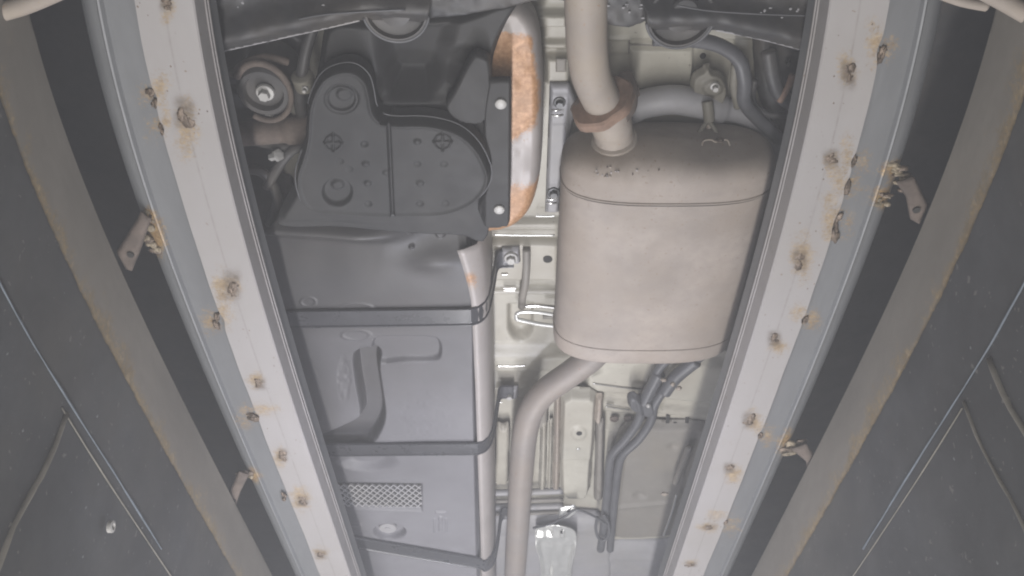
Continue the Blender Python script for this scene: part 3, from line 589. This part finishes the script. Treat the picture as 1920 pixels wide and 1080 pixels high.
# ---------------------------------------------------------------- fuel tank
tank = thing("fuel_tank", "large black fuel tank with crosswise straps filling the lower left middle", "fuel tank")
TZ = 1.20
chan = smooth_poly([(690, 653), (670, 659), (663, 674), (668, 720), (676, 770), (668, 788), (606, 815), (560, 818), (560, 842), (640, 842), (690, 836), (712, 812), (722, 780), (718, 740), (711, 692), (712, 664)], 4)
arm_ = smooth_poly([(700, 660), (700, 642), (712, 633), (760, 632), (808, 633), (824, 642), (826, 664), (814, 675), (760, 677), (715, 680)], 4)
tank_poly = [(470, 470), (490, 440), (530, 414), (620, 410), (740, 420), (810, 432), (880, 437), (882, 480), (891, 520), (893, 600), (893, 700), (895, 850), (898, 1000), (902, 1160), (600, 1160), (560, 900), (520, 700)]
def tank_h(x, y, d):
    h = 0.022 * sst(-9, 0, d) ** 1.5 * sst(420, 470, y + 0) + 0.002 * (vnoise(x / 60, y / 60, 8) - .5)
    h += 0.03 * sst(560, 415, y)                                          # sloping front
    h += -0.030 * np.exp(-((y - 436 - .06 * (x - 500)) / 14) ** 2) * sst(800, 660, x)      # rolled nose
    h += 0.035 * sst(720, 900, x + (y - 440) * .2) * sst(560, 430, y + (x - 800) * .35)    # hollow corner at right
    h += -0.014 * np.exp(-((x - 815) / 50) ** 2 - ((y - 497 ) / 18) ** 2)
    h += 0.036 * sst(3, -9, sdf(chan, x, y)) + 0.010 * sst(3, -4, np.maximum(sdf(arm_, x, y), -sdf(chan, x, y) - 3))
    h += 0.014 * sst(5, -6, ell(690, 866, 46, 14, x, y))
    h += 0.010 * sst(3, -2, np.maximum(np.maximum(560 - x, x - 790), np.maximum(906 + (x - 620) * .02 - y, y - (950 + (x - 620) * .04))))
    h += 0.020 * sst(2, -2, ell(730, 998, 29, 14.5, x, y)) - .006 * sst(1.5, -1.5, ell(727, 990, 7, 3.4, x, y))
    for (cx, cy, rx, ry) in ((578, 566, 14, 8), (668, 578, 30, 9), (668, 628, 26, 9)):
        h += -0.0013 * sst(2.5, 0, np.abs(ell(cx, cy, rx, ry, x, y)))
    h += -0.003 * sst(2, -2, np.maximum(np.abs(x - 826) - 9, np.abs(y - 961) - 1.5)) - .003 * sst(1.5, -1.5, np.maximum(np.abs(x - 826) - 3, np.abs(y - 982) - 14)) - .002 * sst(2, 0, np.maximum(np.abs(np.abs(x - 826) - 11) - 1, np.abs(y - 985) - 12))
    h += -0.002 * sst(2, -1, np.maximum(np.abs(x - 660) - 17, np.abs(np.abs(y - 992) - 8) - 1))
    h += .012 * sst(1050, 1075, y - (x - 900) * .2)
    dent = sst(3, -3, ell(645, 712, 12, 40, x, y)); h += .0016 * dent * vnoise(x / 7, y / 7, 12)
    n = vnoise(x / 6, y / 6, 13); h += .0004 * n * sst(30, 0, np.hypot((x - 800), (y - 790) * .8) - 40)
    for (cx, cy, rr) in ((769, 452, 5), (770, 477, 4), (824, 462, 9)): h += -.004 * sst(2, -2, ell(cx, cy, rr, rr * .7, x, y))
    return h
lathe("drain_plug", [(.024, .004), (.024, .0), (.0225, -.002), (.008, -.002), (.007, -.004), (.001, -.004)], PV(727, 990, 1.2135), (0, 0, 1), m_bar, tank, 26)
sheet("tank_shell", m_tank, TZ, tank_h, 420, 560, tank, poly=tank_poly, thick=.003, attr={"dust_sheen_map": lambda x, y: np.clip(.10 * sst(480, 560, y) + .25 * sst(590, 640, y) + .35 * sst(680, 800, y) * sst(560, 760, x + (y - 700) * .6) + .30 * sst(860, 1000, y), 0, 1) * sst(0, 90, x - (480 + (y - 440) * .27)) * (1 - .6 * sst(3, -3, sdf(chan, x, y)))})  # dust plus painted light: brighter to the rear, shaded at the rail and recess
# inner wall filling above
V = []; prof = [(-.080, 1.1995), (-.068, 1.2025), (-.057, 1.214), (-.050, 1.232), (-.046, 1.262), (-.045, 1.30), (-.045, 1.39)]
YT = np.linspace(1.10, 2.9, 120)
for y in YT:
    for (x, z) in prof: 
        fy = max(0, (1.24 - y) / .14); V.append((x - .01 * fy ** 2 + (-.012 if x < -.06 else 0) * fy * (1 if y < 1.24 else 0) - .008 * max(0, y - 1.5) , y + (.0 if y > 1.15 else -.03 * (z - 1.2) / .19), z))
n = len(prof); Fc = [(i * n + k, i * n + k + 1, (i + 1) * n + k + 1, (i + 1) * n + k) for i in range(len(YT) - 1) for k in range(n - 1)]
rr = [float(max(0, 0.5 - abs(y - 1.18) / .07) * (p[0] < -.06)) for y in YT for p in prof]
sh = mk("tank_shoulder", V, Fc, m_shield, tank, attrs={"rust": rr}); solid(sh, .003, -1)
# straps
def strap(Yl, Yr, w_, zlow, right=True):
    path = [(-.50, Yl, zlow + .05), (-.48, Yl, zlow + .01), (-.46, Yl, zlow)]
    for k in range(1, 9): path.append((-.46 + .37 * k / 8, Yl + (Yr - Yl) * k / 9, zlow))
    path += [(-.078, Yr, zlow + .001), (-.062, Yr, zlow + .010), (-.049, Yr, zlow + .032), (-.041, Yr, zlow + .075), (-.036, Yr, zlow + .12), (-.030, Yr, zlow + .162), (-.012, Yr, zlow + .168), (.004, Yr, zlow + .168)]
    pp = smooth_path(path, 5); cs = [(-1, .0), (-.95, -.0022), (-.84, -.0022), (-.76, 0.0005), (0, 0.0), (.76, .0005), (.84, -.0022), (.95, -.0022), (1, 0), (1, .003), (0, .004), (-1, .003)]
    V = []; m = len(pp); k = len(cs)
    for i in range(m):
        T = (pp[min(i + 1, m - 1)] - pp[max(i - 1, 0)]).normalized(); T.y = 0; T.normalize(); N_ = Vector((T.z, 0, -T.x)) * -1
        for (a, b) in cs: V.append(pp[i] + Vector((0, a * w_ / 2, 0)) + N_ * b)
    Fc = [(i * k + j, i * k + (j + 1) % k, (i + 1) * k + (j + 1) % k, (i + 1) * k + j) for i in range(m - 1) for j in range(k)]
    o = mk("strap", V, Fc, m_strap, tank); sharp(o, 50); return o
strap(1.283, 1.275, .050, 1.1935); strap(1.735, 1.728, .048, 1.194); strap(2.155, 2.30, .062, 1.194)
# grille lattice
V = []; Fc = []
def bar(p, q, wd, z0, z1):
    p = Vector(p); q = Vector(q); dd = (q - p).normalized(); nn = Vector((-dd.y, dd.x, 0)) * wd; i0 = len(V)
    for z in (z0, z1):
        for s in (p - nn, p + nn, q + nn, q - nn): V.append((s.x, s.y, z))
    Fc.extend([(i0, i0 + 1, i0 + 2, i0 + 3), (i0 + 7, i0 + 6, i0 + 5, i0 + 4)] + [(i0 + k, i0 + 4 + k, i0 + 4 + (k + 1) % 4, i0 + (k + 1) % 4) for k in range(4)])
gx0 = PV(580, 908, 1.2).x; A = PV(788, 912, 1.2); B = PV(788, 954, 1.2); xl = -.47; yl0 = 1.868; 
xr = A.x; y0, y1 = A.y, B.y; pitch = .0155 * 1.15
k = xl - .2
while k < xr + .2:
    for sg in (1, -1):
        pa = Vector((k, y0, 0)); pb = Vector((k + sg * (y1 - y0) * .72, y1, 0))
        ta, tb_ = 0.0, 1.0
        for lim, gt in ((xl, True), (xr, False)):
            dx = pb.x - pa.x
            tt = (lim - pa.x) / dx
            if gt: 
                if dx > 0: ta = max(ta, tt)
                else: tb_ = min(tb_, tt)
            else:
                if dx > 0: tb_ = min(tb_, tt)
                else: ta = max(ta, tt)
        if tb_ - ta > .05: bar(pa.lerp(pb, ta), pa.lerp(pb, tb_), .0016, 1.2035 if sg > 0 else 1.2038, 1.210)
    k += pitch
gm = mk("grille_mesh", V, Fc, m_bar, tank, False)
mk("grille_hole_shade", [(xl, y0 - .002, 1.2082), (xr + .002, y0 - .002, 1.2082), (xr + .002, y1 + .002, 1.2082), (xl, y1 + .002, 1.2082)], [(0, 1, 2, 3)], m_hole, tank, False)  # dark sheet added to paint the shade inside the grille holes

# ---------------------------------------------------------------- black dome shield and cover in front of the tank
fs = thing("front_guard", "black pressed guard plate with hollow centre behind the black cover, upper middle", "guard plate")
fs_poly = smooth_poly([(601, 80), (612, 52), (640, 40), (700, 44), (800, 44), (870, 30), (930, 8), (968, 2), (974, 18), (950, 58), (930, 105), (921, 150), (918, 260), (915, 440), (860, 440), (760, 436), (640, 425), (540, 425), (520, 410), (556, 340), (572, 230), (590, 160)], 4)
def fs_h(x, y, d):
    h = .03 * sst(-14, 0, d) * sst(430, 380, y)
    h += (.036 + .0003 * (y - 100)) * sst(16, -22, sdf([(706, 52), (850, 46), (822, 150), (800, 172), (740, 172), (722, 150)], x, y))
    h += -.012 * np.exp(-((y - 187) / 9) ** 2) * sst(700, 725, x) * sst(860, 820, x)
    h += (.02 + .0004 * (y - 110)) * sst(14, -16, ell(866, 122, 40, 30, x, y))
    h += -.014 * sst(12, 0, np.abs(ell(645, 175, 62, 54, x, y))) * sst(200, 150, y)
    return h
sheet("guard_plate", m_black, 1.205, fs_h, 190, 190, fs, poly=fs_poly, thick=.003)
sheet("gusset", m_black, 1.17, lambda x, y, d: .02 * sst(-5, 0, d), 40, 60, fs, poly=smooth_poly([(884, 108), (905, 106), (918, 116), (922, 150), (925, 200), (905, 235), (860, 232), (834, 204), (850, 172)], 3))
cv = thing("skid_cover", "black moulded cover with two rounded lobes and a centre groove before the fuel tank", "cover")
cv_poly = smooth_poly([(574, 205), (588, 165), (608, 140), (640, 128), (668, 131), (690, 150), (699, 178), (704, 205), (716, 222), (740, 228), (790, 228), (835, 235), (870, 250), (899, 278), (917, 312), (922, 338), (914, 362), (893, 386), (858, 404), (818, 412), (745, 413), (738, 414), (690, 413), (640, 410), (592, 405), (566, 392), (553, 364), (551, 330), (560, 300), (570, 262)], 4)
def cv_h(x, y, d):
    h = .040 * sst(-9, 0, d) ** 1.5 - .004 * np.exp(-((d + 9) / 3.5) ** 2)
    h += .012 * sst(5, 1, np.abs(x - 732 - (y - 320) * .045)) * sst(222, 232, y)
    h += .04 * box_step(x, y, 713, 219, 732, 233, 1.5)
    h += .009 * sst(4, -4, ell(640, 186, 31, 26, x, y)) - .005 * sst(3, -3, ell(645, 180, 14, 11, x, y)) - .005 * sst(3, 0, np.abs(ell(640, 188, 27, 22, x, y)))
    h += .014 * sst(3, -3, ell(632, 361, 27, 25, x, y)) - .006 * sst(3, -3, ell(632, 352, 11, 8, x, y))
    for (cx, cy) in ((625, 267), (830, 265)):
        h += -.005 * sst(2.5, 0, np.abs(ell(cx, cy, 15, 14, x, y))) - .005 * sst(3, 1, np.minimum(np.abs(x - cx) + 3 * (np.abs(y - cy) > 19), np.abs(y - cy) + 3 * (np.abs(x - cx) > 19))) * (np.maximum(np.abs(x - cx), np.abs(y - cy)) < 20)
    for (cx, cy, s) in ((683, 271, 1), (637, 303, .7), (686, 307, -1.2), (690, 343, -1.2), (690, 383, 1), (783, 265, -1.4), (788, 343, -1), (782, 308, .6), (832, 308, .6), (787, 383, .8), (835, 382, .5), (655, 318, .4), (725, 323, -.8)):
        h += .004 * s * sst(2.5, -2.5, ell(cx, cy, 6, 4.5, x, y))
    e = .040 * sst(-9, 0, d) ** 1.5; h = e + (h - e) * .7
    h += .0012 * (vnoise(x / 30, y / 30, 15) - .5)
    return h
sheet("cover_shell", m_black, 1.15, cv_h, 330, 270, cv, poly=cv_poly, thick=.003)
# pale bead along the moulded edge
cvs = np.array(cv_poly)
for seg, r in ((range(0, 30), .0014), (range(32, 74), .0016), (range(76, len(cvs) - 6), .0019)):
    tube("edge_bead", [PV(cvs[i][0], cvs[i][1], 1.15) + Vector((0, 0, .016)) for i in seg], r * .8, m_line, cv, n=6, sm=0)
fl_ = sheet("side_flange", m_black, 1.165, lambda x, y, d: .012 * sst(-4, 0, d) + .012 * sst(912, 900, x), 60, 110, cv,
            poly=smooth_poly([(916, 156), (922, 152), (950, 151), (958, 156), (958, 200), (957, 380), (955, 424), (945, 429), (918, 432), (900, 420), (896, 395), (912, 350), (918, 300), (905, 240)], 4))
for y in (195, 393):
    lathe("lit_flange_hole", [(.009, .004), (.009, -.0015), (.007, -.0028), (.002, -.003)], PV(939 if y < 300 else 936, y, 1.163), (0, 0, 1), m_bolt, fl_, 18)  # bright discs stand in for flange holes with light showing through

# ---------------------------------------------------------------- exhaust: muffler, pipes
ex = thing("exhaust_muffler", "big dusty oval muffler with front inlet pipe and bent rear outlet pipe", "muffler")
CX, CZ, MA, MB = 0.2775, 1.272, 0.1885, 0.086
def ring(k, y, n=96, dz=0.0, p=2.9):
    out = []
    for i in range(n):
        a = 2 * math.pi * i / n; ca, sa = math.cos(a), math.sin(a)
        x = math.copysign(abs(ca) ** (2 / p), ca); z = math.copysign(abs(sa) ** (2 / p), sa)
        out.append(Vector((CX + (MA - k) * x, y, CZ + (MB - k) * z)))
    return out
def loft(name, rings, mat, parent, capa=True, capb=True):
    n = len(rings[0]); V = [v for r in rings for v in r]
    Fc = [(i * n + k, i * n + (k + 1) % n, (i + 1) * n + (k + 1) % n, (i + 1) * n + k) for i in range(len(rings) - 1) for k in range(n)]
    if capa: Fc.append(tuple(range(n))[::-1])
    if capb: Fc.append(tuple((len(rings) - 1) * n + k for k in range(n)))
    return mk(name, V, Fc, mat, parent)
body = loft("muffler_body", [ring(.0, .985 + (1.372 - .985) * i / 14) for i in range(15)], m_muf, ex, False, False)
rg = [ring(-.0012, .979), ring(-.0016, .970), ring(-.001, .955), ring(0.0, .945)] + [ring(.034 * (1 - math.cos(a)), .945 - .034 * math.sin(a)) for a in np.linspace(.1, 1.45, 12)] + [ring(k, .9105 - .004 * (k - .034) / .05) for k in (.045, .06, .075, .0845)]
rg[0] = ring(.001, .984)
fe = loft("front_end_cap", rg, m_muf, ex, False, True)
for v in fe.data.vertices:   # pressed dish under the inlet
    dx = (v.co.x - .235) / .075; dz = (v.co.z - 1.245) / .05
    kk = math.exp(-dx * dx - dz * dz) * min(1, max(0, (.95 - v.co.y) / .03)); v.co.y -= .014 * kk
    k2 = math.exp(-((v.co.x - .215) / .07) ** 2) * min(1, max(0, (1.23 - v.co.z) / .03)) * min(1, max(0, (.955 - v.co.y) / .03)); v.co.z += .004 * k2 * math.sin(v.co.x * 160)
rg = [ring(.001, 1.366), ring(-.0014, 1.372), ring(-.001, 1.392)] + [ring(.020 * (1 - math.cos(a)), 1.402 + .020 * math.sin(a)) for a in np.linspace(.1, 1.5, 10)] + [ring(k, 1.423 + .002) for k in (.035, .05, .0845)]
loft("rear_end_cap", rg, m_muf, ex, False, True)
for y, r in ((.980, .0022), (1.3685, .0018)):
    tube("seam", [v for v in ring(-.0006, y)] + [ring(-.0006, y)[0]], r, m_rustd if False else m_muf, ex, n=6, sm=0, cap=False)
for k in range(60):
    a = random.uniform(-2.6, -.9); x = CX + MA * .86 * math.cos(a) * (1 if random.random() < .5 else .8)
    xx = random.uniform(.14, .32); blob("weld_fleck", Vector((xx, .913 + .016 * random.random() + (.01 if xx > .28 else 0), CZ - MB + .010 + random.uniform(0, .012))), random.uniform(.001, .0025), .002, .0016, random.choice([m_pipe, m_rustd, m_shield]), ex, 0, .6, 8)
inlet = [PV(1098, -160, 1.17), PV(1098, -60, 1.18), PV(1099, 30, 1.195), PV(1101, 90, 1.205), PV(1108, 140, 1.222), PV(1124, 180, 1.24), PV(1137, 206, 1.25)]
tube("inlet_pipe", inlet, .0315, m_pipe, ex, n=28, sm=10)
stub = [PV(1137, 204, 1.25), PV(1147, 235, 1.258), PV(1152, 262, 1.265), PV(1154, 296, 1.272)]
tube("inlet_stub", stub, lambda s: .0345 + .001 * math.sin(s * 24), m_pipe, ex, n=28)
d = (stub[3] - stub[1]).normalized(); c = PV(1152, 263, 1.263)
lathe("stub_weld", [(.033, -.009), (.0395, -.006), (.041, 0), (.041, .005), (.035, .009)], c, d, m_pipe, ex, 28)
# flange: rusty two-eared plate
c = PV(1131, 196, 1.246); d = (inlet[-1] - inlet[-3]).normalized()
fo = lathe("flange", [(.030, -.013), (.046, -.012), (.0495, -.008), (.0495, .008), (.046, .011), (.030, .012)], c, d, m_rust, ex, 32)
for v in fo.data.vertices:
    r_ = v.co - c; ax_ = d * r_.dot(d); q_ = r_ - ax_
    if q_.length > .036:
        an = math.atan2(q_.z, q_.x); v.co = c + ax_ + q_ * (1 + .13 * math.cos(2 * (an - .5)) + .03 * math.sin(7 * an))
tube("flange_ear", [PV(1172, 142, 1.30), PV(1176, 165, 1.275), PV(1172, 195, 1.26), PV(1158, 210, 1.25)], lambda s: .013 + .012 * s, m_rustd, fo, n=12)
tube("flange_ear", [PV(1080, 196, 1.262), PV(1092, 206, 1.252), PV(1110, 212, 1.248)], .014, m_rustd, fo, n=12)
lathe("flange_bolt", [(.003, -.012), (.008, -.011), (.008, .008), (.005, .010)], PV(1190, 172, 1.285), (.3, 1, 0), m_rustd, ex, 6, smooth=False)
outlet = [PV(1135, 640, 1.285), PV(1112, 668, 1.283), PV(1070, 700, 1.275), PV(1022, 735, 1.262), PV(996, 770, 1.25), PV(984, 815, 1.24), PV(978, 880, 1.235), PV(971, 990, 1.23), PV(963, 1120, 1.225), PV(958, 1240, 1.22)]
tube("outlet_pipe", outlet, .0305, m_pipe2, ex, n=28, sm=10)
# hanger welded on the end cap
tube("hanger_rod", [PV(1328, 196, 1.325), PV(1329, 222, 1.318), PV(1330, 240, 1.312)], .006, m_pipe, ex, n=10)
for (x1, y1) in ((1302, 262), (1352, 268)):
    tube("hanger_leg", [PV(1328, 226, 1.315), PV((1328 + x1) / 2, 242, 1.305), PV(x1, y1, 1.29), PV(x1 + (6 if x1 > 1330 else -6), y1 + 12, 1.275)], .0045, m_olive, ex, n=8)
tube("hanger_wire", [PV(1316, 274, 1.255), PV(1320, 264, 1.262), PV(1334, 262, 1.262), PV(1342, 266, 1.26), PV(1360, 262, 1.262), PV(1366, 266, 1.262), PV(1370, 280, 1.255)], .0017, m_pipe, ex, n=6)
cr = PV(1350, 263, 1.258); tube("wire_ring", [cr + Vector((.0055 * math.cos(a), 0, .0055 * math.sin(a))) for a in np.linspace(0, 6.283, 16)], .0018, m_rustd, ex, n=6, sm=0)

# ---------------------------------------------------------------- hanger bracket, bar and hoses right of the inlet
hg = thing("exhaust_hanger", "olive grey teardrop hanger plate with a bolt above the muffler", "hanger")
sheet("hanger_plate", m_olive, 1.335, lambda x, y, d: .014 * sst(-7, 0, d) - .006 * sst(4, -4, ell(1336, 164, 18, 14, x, y)), 50, 60, hg,
      poly=smooth_poly([(1318, 134), (1322, 128), (1334, 127), (1337, 137), (1356, 145), (1367, 168), (1362, 194), (1347, 213), (1324, 215), (1305, 198), (1296, 168), (1301, 145)], 4))
bolt("bolt", 1340, 162, 1.328, 6, m_bolt, hg)
tube("rubber_strap", [PV(1326, 190, 1.32), PV(1328, 206, 1.314), PV(1330, 226, 1.31)], .010, m_olive, hg, n=10)
tag(tube("support_bar", [PV(1172, 214, 1.35), PV(1205, 196, 1.342), PV(1260, 187, 1.34), PV(1310, 194, 1.345), PV(1350, 204, 1.352), PV(1395, 214, 1.352), PV(1440, 252, 1.352), PV(1475, 310, 1.352)], lambda s: .026 if s < .6 else .021, m_bar, None, n=18),
    "grey painted bar arching over the top of the muffler", "bar")
hs2 = thing("brake_hose", "dark hose looping down past the hanger plate at the right rail", "hose")
tube("hose", [PV(1225, 72, 1.30), PV(1290, 74, 1.30), PV(1345, 84, 1.30), PV(1384, 110, 1.30), PV(1396, 150, 1.30), PV(1396, 190, 1.31), PV(1420, 222, 1.32), PV(1462, 262, 1.33)], .0125, m_line, hs2, n=12)
tube("hose_sleeve", [PV(1380, 120, 1.32), PV(1377, 160, 1.32), PV(1384, 200, 1.325)], .008, m_olive, hs2, n=10)
tag(tube("flexible_pipe", [PV(1415, 150, 1.33), PV(1412, 190, 1.33), PV(1440, 214, 1.325), PV(1478, 216, 1.32)], .006, m_dark, None, n=8), "thin dark pipe curling in the shade by the right rail", "pipe")

# ---------------------------------------------------------------- twin fuel lines
fl2 = thing("fuel_lines", "pair of grey lines running from behind the muffler down to the seat well panel", "fuel lines")
for off in (0, 1):
    o = off
    tube("line", [PV(1262 + 58 * o, 664, 1.33), PV(1236 + 48 * o, 690, 1.33), PV(1222 + 30 * o, 722, 1.325), PV(1206 + 22 * o, 758, 1.32), PV(1196 + 24 * o, 790, 1.32), PV(1172 + 25 * o, 824, 1.32), PV(1148 + 20 * o, 852, 1.32), PV(1142 + 17 * o, 880, 1.325), PV(1138 + 15 * o, 930, 1.33), PV(1132 + 15 * o, 990, 1.335), PV(1126 + 18 * o, 1030, 1.34)], .0115 if o else .012, m_line, fl2, n=12, sm=8)
tube("sleeve", [PV(1305, 676, 1.325), PV(1268, 706, 1.32), PV(1246, 735, 1.315)], .0165, m_line, fl2, n=12)
tube("sleeve", [PV(1236, 700, 1.325), PV(1220, 730, 1.32), PV(1208, 755, 1.317)], .0155, m_line, fl2, n=12)
clp = sheet("line_clamp", m_line, 1.305, lambda x, y, d: .02 * sst(-6, 0, d) - .006 * sst(6, 2, np.abs(x - 1198 - (y - 760) * .2)), 30, 30, fl2, poly=smooth_poly([(1178, 750), (1194, 746), (1206, 752), (1216, 748), (1228, 764), (1230, 782), (1214, 788), (1196, 780), (1180, 772)], 3))
blob("clamp_screw", PV(1216, 760, 1.30), .006, .006, .006, m_bolt, clp, 0, .2)
for (x, y) in ((1245, 712), (1262, 720), (1274, 728)): blob("clay_lump", PV(x, y, 1.303), .006, .005, .005, m_pipe, fl2, 0, .5)
tag(tube("looped_cable", [PV(1120, 970, 1.31), PV(1117, 990, 1.31), PV(1122, 1008, 1.31), PV(1134, 1012, 1.31), PV(1142, 1000, 1.31), PV(1140, 980, 1.31), PV(1132, 965, 1.31)], .0045, m_line, None, n=8), "grey cable loop at the lower end of the twin fuel lines", "cable")
pr = thing("parking_brake_rod", "thin pale rod at the right rail beside the seat well panel", "rod")
tube("rod", [PV(1268, 928, 1.31), PV(1258, 965, 1.31), PV(1244, 1004, 1.31)], .0032, m_alu, pr, n=8)
tube("rod_sleeve", [PV(1292, 838, 1.33), PV(1280, 870, 1.325), PV(1266, 906, 1.32)], .009, m_beige2, pr, n=10)
blob("rod_end", PV(1246, 926, 1.32), .010, .006, .005, m_pipe, pr, 0, .4)

# ---------------------------------------------------------------- pale cross pipes at the upper corners of the pit
tag(tube("cross_pipe", [PV(-70, 52, .93), PV(-10, 27, .93), PV(50, 8, .93), PV(120, -22, .93)], .0105, m_pipe, None, n=14), "pale pipe crossing the upper left corner under the pit edge", "pipe")
tag(tube("cross_pipe", [PV(1835, -22, .92), PV(1880, 2, .92), PV(1925, 28, .92), PV(1985, 62, .92)], .010, m_pipe, None, n=14), "pale pipe crossing the upper right corner under the pit edge", "pipe")
tag(tube("thin_pipe", [PV(1745, -18, .95), PV(1800, 2, .95), PV(1850, 12, .95)], .006, m_pipe, None, n=10), "short thin pale pipe beside the upper right corner pipe", "pipe")
# clutter in the shaded corners beside the rails
tag(tube("bent_tube", [PV(1440, 96, 1.32), PV(1448, 140, 1.31), PV(1462, 176, 1.31), PV(1490, 196, 1.31), PV(1530, 200, 1.31)], .013, m_dark, None, n=12), "thick dark bent tube in the shade at the upper right rail", "tube")
tag(tube("rusty_stay", [PV(1462, 190, 1.30), PV(1478, 162, 1.30), PV(1486, 140, 1.305)], .006, m_rust, None, n=8), "small rusty stay in the shade at the upper right rail", "stay")
tag(tube("dark_stay", [PV(436, 140, 1.26), PV(462, 118, 1.25), PV(500, 108, 1.25), PV(540, 116, 1.26)], .007, m_rustd, None, n=8), "curved dark stay above the round bushing mount", "stay")
tag(tube("cable_loom", [PV(430, 330, 1.28), PV(470, 318, 1.27), PV(500, 330, 1.27), PV(520, 372, 1.28), PV(505, 420, 1.29)], .009, m_dark, None, n=10), "dark cable loom hanging in the gap beside the black cover", "cable")

# ---------------------------------------------------------------- hazy pit air
hm = bpy.data.materials.new("hazy_air"); hm.use_nodes = True; nt = hm.node_tree
nt.nodes.remove(nt.nodes["Principled BSDF"])
pv = nt.nodes.new("ShaderNodeVolumePrincipled"); pv.inputs["Color"].default_value = (0.90, 0.91, 0.95, 1); pv.inputs["Density"].default_value = 0.077
pv.inputs["Anisotropy"].default_value = 0.0
nt.links.new(pv.outputs[0], nt.nodes["Material Output"].inputs["Volume"])
hx, hy0, hy1, hz0, hz1 = 1.6, -1.4, 5.8, -1.9, 1.65
V = [(x, y, z) for z in (hz0, hz1) for x, y in ((-hx, hy0), (hx, hy0), (hx, hy1), (-hx, hy1))]
hz = mk("haze", V, [(0, 3, 2, 1), (4, 5, 6, 7), (0, 1, 5, 4), (1, 2, 6, 5), (2, 3, 7, 6), (3, 0, 4, 7)], hm, None, False)
hz["kind"] = "stuff"
